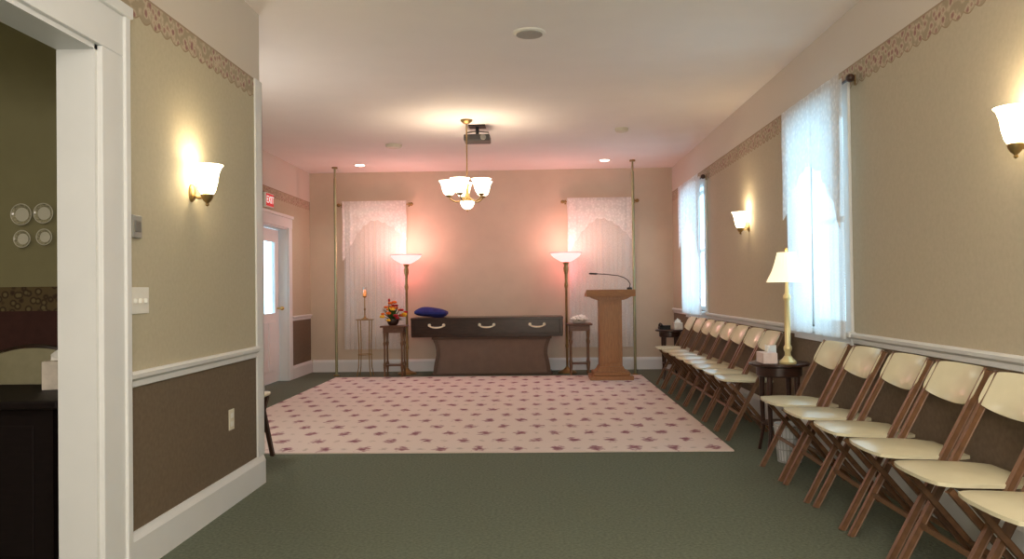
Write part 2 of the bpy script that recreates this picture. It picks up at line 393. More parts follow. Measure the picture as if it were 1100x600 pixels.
# windows
def window_right(i, W):
    y0, y1, z0, z1 = W
    bm = BM()
    for a, b in ((y0-.09, y0), (y1, y1+.09)): box(bm, (XR-.02, a, z0), (XR, b, z1+.1), .004)
    box(bm, (XR-.02, y0, z1), (XR, y1, z1+.1), .004)
    box(bm, (XR-.045, y0-.11, z0-.035), (XR+.1, y1+.11, z0), .005); box(bm, (XR-.018, y0-.08, z0-.1), (XR, y1+.08, z0-.035), .004)
    for a, b in ((y0, y0+.012), (y1-.012, y1)): box(bm, (XR, a, z0), (XR+.15, b, z1))
    box(bm, (XR, y0, z1-.012), (XR+.15, y1, z1))
    w = struct('window_%d' % i, bm, MT['trim'])
    bm = BM(); a, b = XR+.1, XR+.13
    box(bm, (a, y0+.012, z0), (b, y0+.045, z1-.012)); box(bm, (a, y1-.045, z0), (b, y1-.012, z1-.012))
    zm = (z0+z1)/2
    for q0, q1 in ((z0, z0+.05), (zm-.018, zm+.018), (z1-.05, z1-.012)): box(bm, (a, y0+.045, q0), (b, y1-.045, q1))
    obj('window_sash', bm, MT['trim'], w)
    bm = BM(); box(bm, (a+.015, y0+.045, z0+.05), (a+.02, y1-.045, z1-.05)); obj('window_pane', bm, MT['pane'], w)
window_right(1, W1); window_right(2, W2)
shadem = mat('window_roller_shade', c(228, 220, 206), .9, 0, .03, 4)
def window_back(i, x0, x1):
    bm = BM(); y = YB; z0, z1 = .55, 2.4
    for a, b in ((x0-.09, x0), (x1, x1+.09)): box(bm, (a, y-.02, z0), (b, y, z1+.09), .004)
    box(bm, (x0, y-.02, z1), (x1, y, z1+.09), .004); box(bm, (x0-.11, y-.035, z0-.03), (x1+.11, y, z0), .004)
    w = struct('window_%d' % i, bm, MT['trim'])
    bm = BM(); box(bm, (x0, y-.008, z0), (x1, y-.001, z1)); obj('roller_shade', bm, shadem, w)
    bm = BM(); box(bm, (x0, y-.014, 1.45), (x1, y-.008, 1.49)); obj('meeting_rail', bm, MT['trim'], w)
window_back(3, -2.72, -2.0); window_back(4, .6, 1.3)

# curtains and rods   (local x runs along the wall, local +y points into the room)
def sheet(bm, x0, L, zt, zb, amp, folds, y0, ph=0, nx=90, nz=14, swag=0):
    G = []
    for i in range(nx+1):
        u = i/nx; row = []
        for j in range(nz+1):
            t = j/nz; z = zt+(zb(u)-zt)*t
            y = amp*(.4+.6*t)*(math.sin(2*PI*folds*u+ph)+.4*math.sin(2*PI*folds*2.3*u+1.7*ph))
            if swag:
                a = abs(2*u-1); w = min(1, a*1.15)**3
                y = y*w+(1-w)*amp*1.2*math.sin(2*PI*(2.2*t+.9*a*a))*min(1, t*4)
            row.append(bm.verts.new((x0+L*u+.004*math.sin(9*t+folds*u), y0+y, z)))
        G.append(row)
    for i in range(nx):
        for j in range(nz): bm.faces.new((G[i][j], G[i+1][j], G[i+1][j+1], G[i][j+1]))
def make_curtain(L, zt, zb, loc, rot, label, tail0=.55, tail1=.55, mid=.3, mats=('panel', 'lace'), amp=.009, swag=1, folds=6.5):
    t = thing('lace_curtain', label, 'curtain', loc, rot, 'white lace window curtains')
    for k in (0, 1):
        bm = BM(); sheet(bm, k*L/2+.004, L/2-.008, zt, lambda u: zb, amp, folds, .026, k*1.3); obj('curtain_panel', bm, MT[mats[0]], t, True)
    bm = BM()
    def vb(u):      # an arch: short in the middle, falling in scallops to the side tails
        a = abs(2*u-1); tl = tail0 if u < .5 else tail1
        return zt-mid-(tl-mid)*a**1.7-.026*abs(math.sin(u*PI*9))
    sheet(bm, -.01, L+.02, zt+.03, vb, .01 if swag else .006, 7 if swag else 5, .05, .6, 132, 30, swag); obj('valance', bm, MT[mats[1]], t, True)
    return t
def make_rod(L, z, loc, rot, label, m):
    t = thing('curtain_rod', label, 'curtain rod', loc, rot, 'curtain rods')
    bm = BM(); cyl(bm, (-.05, .005, z), (L+.05, .005, z), .009); obj('rod', bm, m, t, True)
    for x, s in ((-.05, -1), (L+.05, 1)):
        bm = BM(); ball(bm, (x+s*.025, .005, z), .027, (1.1, 1, 1)); obj('finial', bm, m, t, True)
    for x in (-.035, L+.035):
        bm = BM(); box(bm, (x-.008, -.038, z-.012), (x+.008, .008, z-.004)); box(bm, (x-.012, -.04, z-.035), (x+.012, -.034, z+.03)); obj('bracket', bm, MT['agedbrass'], t)
    return t
make_curtain(1.14, 2.5, .86, (XR-.06, 5.02, 0), PI/2, 'white lace curtain with long valance tails behind the brass table lamp', .95, .8, .45, swag=0, folds=3.5)
make_rod(1.14, 2.48, (XR-.06, 5.02, 0), PI/2, 'dark wood curtain rod over the window behind the table lamp', MT['darkwood'])
make_curtain(1.28, 2.5, .86, (XR-.06, 9.33, 0), PI/2, 'white lace curtain on the far window of the right wall', .95, .8, .45, swag=0, folds=3.5)
make_rod(1.28, 2.48, (XR-.06, 9.33, 0), PI/2, 'dark wood curtain rod over the far right wall window', MT['darkwood'])
make_curtain(.93, 2.49, .34, (-1.89, YB-.085, 0), PI, 'white lace curtain on the back wall behind the flower arrangement', .55, .85, .24, ('cpanel', 'clace'), .003)
make_rod(.93, 2.47, (-1.89, YB-.085, 0), PI, 'curtain rod on the back wall left of the casket', MT['agedbrass'])
make_curtain(.94, 2.49, .34, (1.43, YB-.085, 0), PI, 'white lace curtain on the back wall behind the oak lectern', .6, .8, .26, ('cpanel', 'clace'), .003)
make_rod(.94, 2.47, (1.43, YB-.085, 0), PI, 'curtain rod on the back wall behind the lectern', MT['agedbrass'])

# ------------------------------------------------------------------ rug
bm = BM(); box(bm, (-2.77, 5.81, 0), (1.43, 10.85, .012), .004)
tag(obj('area_rug', bm, MT['rug']), 'large pink floral area rug with mauve motifs on green carpet', 'rug')

# ------------------------------------------------------------------ folding chairs (front = local +y)
def make_folding_chair(label, wood):
    t = thing('folding_chair', label, 'chair', group='cream padded folding chairs')
    def seat(u, v, s):
        sx = (.38+.04*v)*(1-.16*abs(2*v-1)**6)
        th = .007+.021*((1-abs(2*u-1)**3)*(1-abs(2*v-1)**3))*(1 if s > 0 else .55)
        return (sx*(u-.5), -.175+.405*v-.02*(abs(2*u-1)**3)*(1 if v > .6 else 0), .452+.012*v+s*th)
    bm = BM(); pad(bm, seat, 16, 14); obj('seat', bm, MT['vinyl'], t, True)
    top = Vector((0, -.235, .83)); foot = Vector((0, .2, 0)); d = (foot-top).normalized()
    nrm = Vector((0, -d.z, d.y))          # points forward, off the front face of the pad
    def back(u, v, s):
        q_ = abs(2*u-1)
        x = (u-.5)*.424*(1-.05*abs(2*v-1)**6); k = 1-(x/.212)**2
        p = top+d*(-.002-.02*k+.012*q_**6+(.16+.03*k-.02*q_**6)*v)
        th = .004+.014*((1-q_**3)*(1-abs(2*v-1)**3))
        q = p-nrm*(.055*k)+nrm*(s*th+.016)
        return (x, q.y, q.z)
    bm = BM(); pad(bm, back, 22, 10); obj('backrest', bm, MT['vinyl'], t, True)
    for x in (-.2, .2):
        bm = BM(); bar(bm, (x, top.y, top.z), (x, foot.y, 0), .018, .028, .004); obj('front_leg', bm, wood, t)
    for x in (-.174, .174):
        bm = BM(); bar(bm, (x, .165, .44), (x, -.205, 0), .017, .024, .004); obj('rear_leg', bm, wood, t)
    sl = .435/.83
    bm = BM(); z = .2; y = .2-sl*z; bar(bm, (-.195, y, z), (.195, y, z), .012, .02, 0); obj('stretcher', bm, wood, t)
    bm = BM(); z = .14; y = -.205+.37*z/.44; bar(bm, (-.168, y, z), (.168, y, z), .012, .02, 0); obj('stretcher', bm, wood, t)
    bm = BM(); bar(bm, (-.19, -.04, .425), (.19, -.04, .425), .014, .026, 0); obj('seat_rail', bm, wood, t)
    return t
near_lab = ['cream padded folding chair right beside the wire wastebasket, first this side of the lamp table',
            'cream padded folding chair, second from the lamp table in the near row',
            'cream padded folding chair, third from the lamp table in the near row',
            'cream padded folding chair, fourth from the lamp table in the near row',
            'cream padded folding chair, fifth from the lamp table in the near row',
            'nearest cream folding chair, cut off by the lower right edge of the view']
ords = ['first', 'second', 'third', 'fourth', 'fifth', 'sixth', 'seventh']
far_lab = ['cream padded folding chair, %s beyond the lamp table in the far row' % o for o in ords]+['farthest cream folding chair, beside the small table in the far right corner']
ch = make_folding_chair(near_lab[0], MT['chairwood'])
XC = 1.69
ch.location = (XC, 5.12, 0); ch.rotation_euler.z = PI/2
for k in range(1, 6): dup(ch, (XC+random.uniform(-.01, .01), 5.12-.494*k, 0), PI/2+R(random.uniform(-2, 2)), near_lab[k])
for k in range(8): dup(ch, (XC+random.uniform(-.01, .005), 6.42+.462*k, 0), PI/2+R(random.uniform(-.6, .6)), far_lab[k])
dk = make_folding_chair('folding chair behind the left wall corner, only a shade-darkened leg showing', MT['shadowwood'])
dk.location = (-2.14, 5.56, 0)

# ------------------------------------------------------------------ side tables
def make_side_table(name, label, loc, r, h, rotz=0):
    t = thing(name, label, 'table', loc, rotz, 'dark wooden end tables by the right wall')
    bm = BM(); lathe(bm, [(r-.02, h-.028), (r, h-.02), (r, h-.006), (r-.012, h)], 40); obj('table_top', bm, MT['darkwood'], t, True)
    bm = BM(); lathe(bm, [(r-.06, h-.1), (r-.05, h-.09), (r-.05, h-.028)], 32); obj('apron', bm, MT['darkwood'], t, True)
    for k in range(4):
        a = PI/4+k*PI/2; q = r-.075
        bm = BM(); cx, sx = math.cos(a), math.sin(a)
        tube(bm, [(cx*q, sx*q, h-.1), (cx*(q+.004), sx*(q+.004), h*.6), (cx*(q-.005), sx*(q-.005), h*.25), (cx*(q+.03), sx*(q+.03), 0)], [.021, .018, .014, .012], 10)
        obj('leg', bm, MT['darkwood'], t, True)
    bm = BM(); lathe(bm, [(r-.1, .2), (r-.085, .205), (r-.085, .215), (r-.1, .22)], 28); obj('lower_shelf', bm, MT['darkwood'], t, True)
    return t
TH = .65
TX, TY = 1.755, 5.79
make_side_table('end_table', 'round dark wood end table holding the brass lamp', (TX, TY, 0), .21, TH)
make_side_table('end_table', 'small dark end table in the far right corner past the chairs', (1.75, 10.4, 0), .19, TH)
LX, LY = 1.775, 5.645
def make_lamp():
    t = thing('table_lamp', 'brass table lamp with a cream bell shade on the dark end table', 'lamp', (LX, LY, TH))
    bm = BM(); lathe(bm, [(.056, 0), (.06, .014), (.05, .026), (.034, .04), (.025, .055)], 28); obj('base', bm, MT['palebrass'], t, True)
    bm = BM(); lathe(bm, [(.023, .05), (.02, .08), (.029, .1), (.029, .118), (.019, .135), (.022, .28), (.018, .44), (.027, .46), (.027, .478), (.016, .495), (.012, .56), (.008, .6)], 20); obj('pole', bm, MT['palebrass'], t, True)
    bm = BM(); shell(bm, [(.135, .575), (.124, .6), (.1, .65), (.08, .71), (.066, .765), (.062, .785)], .003, seg=48, flute=.02, nf=24); obj('lamp_shade', bm, MT['lampshade'], t, True)
    bm = BM(); lathe(bm, [(.008, .6), (.024, .64), (.028, .67), (.018, .7), (.003, .71)], 16); obj('bulb', bm, MT['bulb'], t, True)
    bm = BM(); lathe(bm, [(.004, .71), (.004, .79), (.01, .8), (.008, .815), (.001, .82)], 12)
    cyl(bm, (-.062, 0, .775), (.062, 0, .775), .002); obj('finial', bm, MT['brass'], t, True)
make_lamp()
light('table_lamp_light', (LX, LY, TH+.745), 2, (1, .82, .55), .03)

def make_tissue(label, loc, m, s=.12, h=.1, rot=0, long=1.0):
    t = thing('tissue_box', label, 'tissue box', loc, rot, 'tissue boxes')
    bm = BM(); box(bm, (-s*long/2, -s/2, 0), (s*long/2, s/2, h), .003); obj('carton', bm, m, t)
    def f(u, v, sg):
        a = (u-.5)*.075; return (a, .012*math.sin(u*9+v*3)*v+sg*.0015, h-.004+.06*v*(1-.5*abs(2*u-1)))
    bm = BM(); pad(bm, f, 12, 6); obj('tissue', bm, MT['tissue'], t, True)
    return t
make_tissue('long pink tissue box on the end table with the brass lamp', (1.655, 5.74, TH), MT['pinkbox'], .1, .075, R(90), 1.8)
make_tissue('small tissue box on the end table in the far right corner', (1.84, 10.33, TH), MT['tissuebox'], .11, .09, 0)
def make_cards():
    t = thing('card_holder', 'small white card holder standing behind the pink tissue box', 'card holder', (1.74, TY+.13, TH), R(20))
    bm = BM(); box(bm, (-.045, -.02, 0), (.045, .02, .012), .002); obj('base', bm, MT['darkwood'], t)
    bm = BM(); box(bm, (-.04, -.006, .012), (.04, .006, .11)); obj('cards', bm, MT['tissue'], t)
make_cards()
t = thing('telephone', 'dark desk telephone on the far right corner table', 'telephone', (1.68, 10.42, TH), 0)
bm = BM(); prism(bm, [(-.08, 0), (.08, 0), (.08, .03), (-.08, .055)], -.07, .07, 'yz'); obj('phone_body', bm, MT['black'], t)
bm = BM(); tube(bm, [(-.045, -.09, .045), (-.045, -.06, .065), (-.045, .05, .07), (-.045, .085, .05)], [.02, .014, .014, .02], 10); obj('handset', bm, MT['black'], t, True)

# wastebasket
t = thing('wastebasket', 'wire wastebasket with white liner on the floor below the lamp table', 'wastebasket', (1.72, 5.47, 0))
bm = BM()
for k in range(24):
    a = 2*PI*k/24; cyl(bm, (.075*math.cos(a), .075*math.sin(a), .004), (.1*math.cos(a), .1*math.sin(a), .25), .0025, seg=6)
for r, z in ((.0755, .006), (.084, .09), (.0925, .17), (.1, .25)):
    tube(bm, [(r*math.cos(2*PI*k/32), r*math.sin(2*PI*k/32), z) for k in range(33)], .0035, 6)
lathe(bm, [(.075, 0), (.075, .006)], 24)
obj('basket', bm, MT['wire'], t)
bm = BM(); shell(bm, [(.068, .01), (.088, .2), (.095, .25), (.099, .262)], .003, seg=24); obj('liner', bm, MT['liner'], t, True)

# ------------------------------------------------------------------ sconces (local +y away from wall)
SO = .083
def make_sconce(label, loc, rot):
    t = thing('wall_sconce', label, 'wall lamp', loc, rot, 'flared glass wall sconces')
    bm = BM()
    rings(bm, [[(.03*math.cos(2*PI*k/20)*s, y, -.06+.045*math.sin(2*PI*k/20)*s) for k in range(20)] for s, y in ((1, 0), (1, .008), (.8, .016), (.4, .02))])
    obj('backplate', bm, MT['agedbrass'], t, True)
    bm = BM(); tube(bm, [(0, .01, -.07), (0, .035, -.085), (0, .065, -.085), (0, SO, -.078)], .007, 10); obj('arm', bm, MT['agedbrass'], t, True)
    bm = BM(); lathe(bm, [(.003, -.128), (.01, -.122), (.007, -.112), (.02, -.1), (.029, -.085), (.032, -.07), (.028, -.066)], 20, (0, SO, 0)); obj('cup', bm, MT['agedbrass'], t, True)
    bm = BM(); shell(bm, [(.028, -.07), (.04, -.048), (.05, -.01), (.056, .034), (.067, .066), (.079, .08)], .004, seg=32, cen=(0, SO, 0)); sh = obj('shade', bm, MT['shade'], t, True)
    bm = BM(); lathe(bm, [(.008, -.06), (.02, -.03), (.022, -.015), (.015, 0), (.002, .008)], 14, (0, SO, 0)); obj('bulb', bm, MT['bulb'], t, True)
    return t
WARM = (1, .84, .62)
SC = (((XL, 3.95, 1.765), -PI/2, 'flared glass wall sconce on the left wall beside the opening', 1),
      ((XR, 3.25, 1.83), PI/2, 'flared glass wall sconce nearest on the right wall above the chairs', -1),
      ((XR, 7.55, 1.82), PI/2, 'small looking flared glass sconce between the two right wall windows', -1))
s0 = make_sconce(SC[0][2], SC[0][0], SC[0][1])
for l_, r_, lb, s_ in SC[1:]: dup(s0, l_, r_, lb)
for l_, r_, lb, s_ in SC: light('sconce_light', (l_[0]+s_*.115, l_[1], l_[2]+.05), 4.5, WARM, .05)

# ------------------------------------------------------------------ chandelier
CX, CY = -.694, 8.18
t = thing('chandelier', 'brass five arm chandelier with upturned frosted glass shades', 'chandelier', (CX, CY, H))
bm = BM(); lathe(bm, [(.01, -.045), (.03, -.04), (.06, -.015), (.065, 0)], 28); obj('canopy', bm, MT['agedbrass'], t, True)
bm = BM(); lathe(bm, [(.007, -.62), (.007, -.04)], 12); obj('rod', bm, MT['agedbrass'], t, True)
bm = BM(); lathe(bm, [(.012, -.87), (.032, -.84), (.036, -.81), (.02, -.78), (.014, -.72), (.024, -.68), (.014, -.64), (.008, -.62)], 20); obj('hub', bm, MT['agedbrass'], t, True)
bm = BM(); lathe(bm, [(.004, -.93), (.03, -.925), (.055, -.905), (.07, -.875), (.076, -.85), (.07, -.846)], 28); obj('bottom_bowl', bm, MT['chshade'], t, True)
bm = BM(); lathe(bm, [(.002, -.955), (.009, -.948), (.006, -.938), (.012, -.93)], 12); obj('finial', bm, MT['agedbrass'], t, True)
for k in range(5):
    a = R(90+18)+k*2*PI/5; cx, sx = math.cos(a), math.sin(a); AR = .19
    bm = BM(); pts = []
    for q in range(11):
        w = q/10; rr = .03+(AR-.035)*w; zz = -.81-.04*math.sin(w*PI)
        pts.append((cx*rr, sx*rr, zz))
    pts.append((cx*AR, sx*AR, -.785)); tube(bm, pts, .007, 8); obj('arm', bm, MT['agedbrass'], t, True)
    bm = BM(); shell(bm, [(.032, -.78), (.055, -.762), (.07, -.725), (.078, -.685), (.09, -.65), (.105, -.63)], .004, seg=28, cen=(cx*AR, sx*AR, 0)); sh = obj('shade', bm, MT['chshade'], t, True)
    bm = BM(); lathe(bm, [(.02, -.8), (.03, -.79), (.032, -.775)], 16, (cx*AR, sx*AR, 0)); obj('socket_cup', bm, MT['agedbrass'], t, True)
    bm = BM(); lathe(bm, [(.008, -.77), (.024, -.73), (.026, -.7), (.014, -.67), (.002, -.66)], 14, (cx*AR, sx*AR, 0)); obj('bulb', bm, MT['bulb'], sh, True)
    light('chandelier_light', (CX+cx*AR, CY+sx*AR, H-.69), 2.5, (1, .86, .76), .06)

# projector
t = thing('ceiling_projector', 'black projector on a ceiling mount behind the chandelier', 'projector', (-.605, 8.5, H))
bm = BM(); box(bm, (-.14, -.11, -.175), (.14, .12, -.105), .012); pb = obj('projector_body', bm, MT['projgrey'], t)
bm = BM(); lathe(bm, [(.03, 0), (.03, .018), (.024, .022)], 20); o = obj('lens', bm, MT['greypl'], t, True); o.location = (.07, -.11, -.14); o.rotation_euler.x = R(90)
bm = BM(); box(bm, (-.09, -.09, -.012), (.09, .09, 0), .003); obj('mount_plate', bm, MT['black'], t)
bm = BM(); cyl(bm, (0, 0, -.106), (0, 0, -.01), .018); obj('mount_pole', bm, MT['black'], t, True)
for sx in (-1, 1):
    bm = BM(); tube(bm, [(0, 0, -.055), (sx*.12, .0, -.07), (sx*.125, 0, -.106)], .008, 8); obj('mount_arm', bm, MT['greypl'], t, True)

# ceiling fittings
def disc(name, label, cat, x, y, r, hh, m1, m2, group=None):
    t = thing(name, label, cat, (x, y, H), 0, group)
    bm = BM(); lathe(bm, [(r*.86, -hh), (r*.97, -hh*.7), (r, 0)], 36); obj('housing', bm, m1, t, True)
    bm = BM(); lathe(bm, [(r*.78, -hh-.004), (r*.8, -hh+.002)], 32); obj('cover', bm, m2, t, True)
disc('ceiling_speaker', 'round grey ceiling speaker nearest the viewer', 'speaker', -.02, 5.42, .115, .014, MT['whitepl'], MT['grille'])
disc('smoke_detector', 'round smoke detector on the ceiling left of the chandelier', 'smoke detector', -1.69, 9.5, .1, .035, MT['ivory'], MT['ivory'], 'ceiling detectors')
disc('smoke_detector', 'small round detector on the ceiling right of the chandelier', 'smoke detector', .975, 8.76, .075, .035, MT['ivory'], MT['ivory'], 'ceiling detectors')
for x, y, lab in ((-2.43, 10.97, 'recessed ceiling downlight above the left brass pole'), (.973, 10.9, 'recessed ceiling downlight above the lectern')):
    t = thing('recessed_light', lab, 'ceiling light', (x, y, H), 0, 'recessed downlights')
    bm = BM(); lathe(bm, [(.062, -.006), (.09, -.008), (.096, 0)], 32); obj('trim_ring', bm, MT['whitepl'], t, True)
    bm = BM(); lathe(bm, [(.06, -.012), (.066, -.005)], 28); obj('lens', bm, MT['recess'], t, True)
    light('downlight', (x, y, H-.03), 24, (1, .82, .73), .05, 'SPOT', 120)

# ------------------------------------------------------------------ floor-to-ceiling poles
def make_pole(x, y, label):
    t = thing('tension_pole', label, 'pole', (x, y, 0), 0, 'floor to ceiling poles')
    bm = BM(); cyl(bm, (0, 0, .02), (0, 0, H-.16), .019); obj('tube', bm, MT['pole'], t, True)
    bm = BM(); cyl(bm, (0, 0, H-.2), (0, 0, H-.02), .013); obj('spring_tip', bm, MT['pole'], t, True)
    for z0, z1, n in ((0, .02, 'foot_pad'), (H-.02, H, 'ceiling_pad')):
        bm = BM(); lathe(bm, [(.04, z0), (.04, z1)], 20); obj(n, bm, MT['agedbrass'], t, True)
make_pole(-2.83, 11.15, 'slim brass floor to ceiling pole beside the left back curtain')
make_pole(1.36, 10.95, 'slim brass floor to ceiling pole right of the lectern')

# ------------------------------------------------------------------ torchieres
def make_torch(x, y, label, e):
    t = thing('torchiere_lamp', label, 'floor lamp', (x, y, 0), 0, 'pink glowing torchiere lamps')
    bm = BM(); lathe(bm, [(.135, 0), (.135, .015), (.11, .03), (.06, .045), (.03, .07), (.018, .09)], 32); obj('base', bm, MT['agedbrass'], t, True)
    bm = BM(); lathe(bm, [(.015, .08), (.015, .35), (.022, .37), (.022, .39), (.016, .42), (.016, 1.2), (.025, 1.23), (.025, 1.26), (.017, 1.29), (.02, 1.4), (.032, 1.45), (.034, 1.49), (.024, 1.53), (.045, 1.575)], 24, flute=.06, nf=8); obj('pole', bm, MT['agedbrass'], t, True)
    bm = BM(); shell(bm, [(.04, 1.575), (.08, 1.585), (.125, 1.61), (.18, 1.645), (.212, 1.678), (.22, 1.705)], .006, seg=40); sh = obj('shade', bm, MT['pinkshade'], t, True)
    bm = BM(); tube(bm, [(.22*math.cos(2*PI*k/40), .22*math.sin(2*PI*k/40), 1.707) for k in range(41)], .009, 8); obj('rim', bm, MT['pinkrim'], sh, True)
    bm = BM(); lathe(bm, [(.01, 1.59), (.028, 1.61), (.03, 1.63), (.015, 1.66), (.002, 1.67)], 16); obj('bulb', bm, MT['pinkbulb'], t, True)
    light('torchiere_light', (x, y-.1, 1.83), 15*e, (1, .5, .47), .14)
    light('torchiere_light', (x, y+.1, 1.48), 3.2*e, (1, .2, .23), .08)
make_torch(-1.85, 11.31, 'torchiere floor lamp with pink bowl at the left end of the casket', 1.2)
make_torch(.44, 11.31, 'torchiere floor lamp with pink bowl at the right end of the casket', .9)

# ------------------------------------------------------------------ casket on bier
KX, KY = -.683, 11.28
t = thing('casket_bier', 'wide brown bier with gently curved ends under the casket', 'bier', (-.622, KY, 0))
poly = []
for k in range(25):
    w = k/24; z = .03+.475*w
    poly.append((.785+.04*(abs(2*w-1)**1.5)+.012*math.sin(w*2*PI), z))
full = [(a-.05, b) for a, b in poly]+[(-a+.05, b) for a, b in poly[::-1]]
bm = BM(); prism(bm, full, -.19, .19, 'xz'); obj('body', bm, MT['mauve'], t)
for s in (-1, 1):
    bm = BM(); prism(bm, [(s*a, b) for a, b in poly]+[(s*(a-.055), b) for a, b in poly[::-1]], -.205, .205, 'xz'); obj('side_support', bm, MT['bierwood'], t)
bm = BM(); box(bm, (-.84, -.23, .505), (.84, .23, .54), .008); obj('top_rail', bm, MT['bierwood'], t)
bm = BM(); box(bm, (-.85, -.22, 0), (.85, .22, .03), .008); obj('foot_rail', bm, MT['bierwood'], t)
def make_casket():
    t = thing('casket', 'long dark stained wooden casket with three pale gold handles', 'casket', (KX, KY, .54))
    L = 1.06; D = .285
    bm = BM(); box(bm, (-L+.005, -D+.005, .0), (L-.005, D-.005, .03), .004); box(bm, (-L, -D, .02), (L, D, .05), .006); box(bm, (-L+.006, -D+.006, .045), (L-.006, D-.006, .235)); obj('body', bm, MT['casket'], t)
    bm = BM(); box(bm, (-L-.003, -D-.003, .235), (L+.003, D+.003, .272), .006); obj('lid', bm, MT['casket'], t)
    for x0, x1 in ((-L, -L+.05), (L-.05, L)):
        bm = BM(); box(bm, (x0, -D, .048), (x1, -D+.05, .236), .006); obj('corner_post', bm, MT['casket'], t)
    for x in (-.7, 0, .7):
        bm = BM()
        pts = [(x+.1*math.cos(PI+PI*k/12), -D-.012-.02*math.sin(PI*k/12), .165+.03*math.sin(PI+PI*k/12)) for k in range(13)]
        tube(bm, pts, [.008+.004*math.sin(PI*k/12) for k in range(13)], 10); hn = obj('handle', bm, MT['silverw'], t, True)
        for s in (-1, 1):
            bm = BM(); ball(bm, (x+s*.1, -D+.004, .168), .023, (1, .85, 1)); obj('handle_plate', bm, MT['silverw'], hn, True)
make_casket()
def cush(u, v, s):
    b = (1-abs(2*u-1)**4)*(1-abs(2*v-1)**4)
    return ((u-.5)*.46*(1-.06*abs(2*v-1)**4), (v-.5)*.32, max(.004+.004*s, .06+s*(.016+.052*b)+.012*math.sin(u*5)*b+(.016*(1-u))))
bm = BM(); pad(bm, cush, 20, 14)
tag(obj('cushion', bm, MT['blue'], None, True, (-1.48, KY-.08, .812)), 'dark blue cushion lying on the left end of the casket', 'cushion')

# ------------------------------------------------------------------ small stands beside the casket
def make_stand(x, y, label, h=.715):
    t = thing('pedestal_table', label, 'table', (x, y, 0), 0, 'small carved tables beside the casket')
    bm = BM(); box(bm, (-.175, -.16, h-.025), (.175, .16, h), .008); obj('table_top', bm, MT['midwood'], t)
    bm = BM(); box(bm, (-.14, -.125, h-.1), (.14, .125, h-.025), .004); obj('apron', bm, MT['midwood'], t)
    for sx in (-1, 1):
        for sy in (-1, 1):
            bm = BM(); lathe(bm, [(.014, 0), (.018, .03), (.012, .06), (.02, .14), (.022, .18), (.013, .22), (.013, .42), (.022, .47), (.014, .5), (.022, h-.1)], 14, (sx*.12, sy*.105, 0)); obj('leg', bm, MT['chairwood'], t, True)
    bm = BM(); box(bm, (-.12, -.105, .155), (.12, .105, .17), .003); obj('lower_shelf', bm, MT['midwood'], t)
    return t
make_stand(-1.97, 10.98, 'small carved wooden table holding the flower arrangement')
make_stand(.6, 11.0, 'small carved wooden table between the casket and the lectern')
# flowers
def bloom(t, p, rr, m):
    bm = BM()
    for q in range(7):
        b = q*2*PI/7; ball(bm, p+Vector((math.cos(b), math.sin(b)*.9, .3*math.sin(b*2)))*rr*.7, rr*.62, (1, 1, .8), 8)
    ball(bm, p+Vector((0, 0, rr*.3)), rr*.5, (1, 1, 1), 8)
    obj('bloom', bm, m, t, True)
def leaves(t, n, e0, L0, L1, z):
    bm = BM()
    for k in range(n):
        a = random.uniform(0, 2*PI); e = random.uniform(e0, 1.45); L = random.uniform(L0, L1)
        d = Vector((math.cos(a)*math.cos(e), math.sin(a)*math.cos(e)*.8, math.sin(e))); b0 = Vector((0, 0, z)); tip = b0+d*L
        sd = d.cross(Vector((0, 0, 1))).normalized()*.016; mid = b0+d*L*.6+Vector((0, 0, .008))
        vs = [bm.verts.new(p) for p in (b0, mid+sd, tip, mid-sd)]; bm.faces.new(vs)
    obj('foliage', bm, MT['leaf'], t)
t = thing('flower_arrangement', 'orange, yellow and red flower arrangement on the small left table', 'flowers', (-1.99, 10.98, .715))
bm = BM(); shell(bm, [(.05, 0), (.07, .02), (.085, .06), (.08, .09)], .006, seg=24); obj('bowl', bm, MT['darkwood'], t, True)
leaves(t, 80, .05, .12, .26, .06)
for k in range(26):
    a = random.uniform(0, 2*PI); e = random.uniform(.0, 1.5); L = random.uniform(.14, .24)
    p = Vector((math.cos(a)*math.cos(e), math.sin(a)*math.cos(e)*.8, math.sin(e)*1.15))*L+Vector((0, 0, .07))
    bloom(t, p, random.uniform(.018, .03), MT[['fo', 'fy', 'fr', 'fo'][k % 4]])
bm = BM(); tube(bm, [(-.03, 0, .08), (-.06, 0, .25), (-.05, 0, .34)], .004, 6); ball(bm, (-.05, 0, .35), .016, (1, 1, 1.6), 8); obj('bud', bm, MT['fr'], t, True)
# small white flowers on the right table
t = thing('white_flowers', 'low dish of small white flowers on the right carved table', 'flowers', (.6, 10.98, .715))
bm = BM(); shell(bm, [(.05, 0), (.08, .012), (.1, .04)], .004, seg=24); obj('dish', bm, MT['whitepl'], t, True)
leaves(t, 10, .1, .05, .08, .02)
for k in range(24):
    a = k*2.4; q = .12*math.sqrt((k+.5)/24)
    bloom(t, Vector((q*math.cos(a), q*.85*math.sin(a), .05+.055*(1-(q/.12)**2)+random.uniform(-.008, .012))), random.uniform(.016, .022), MT['fw'])
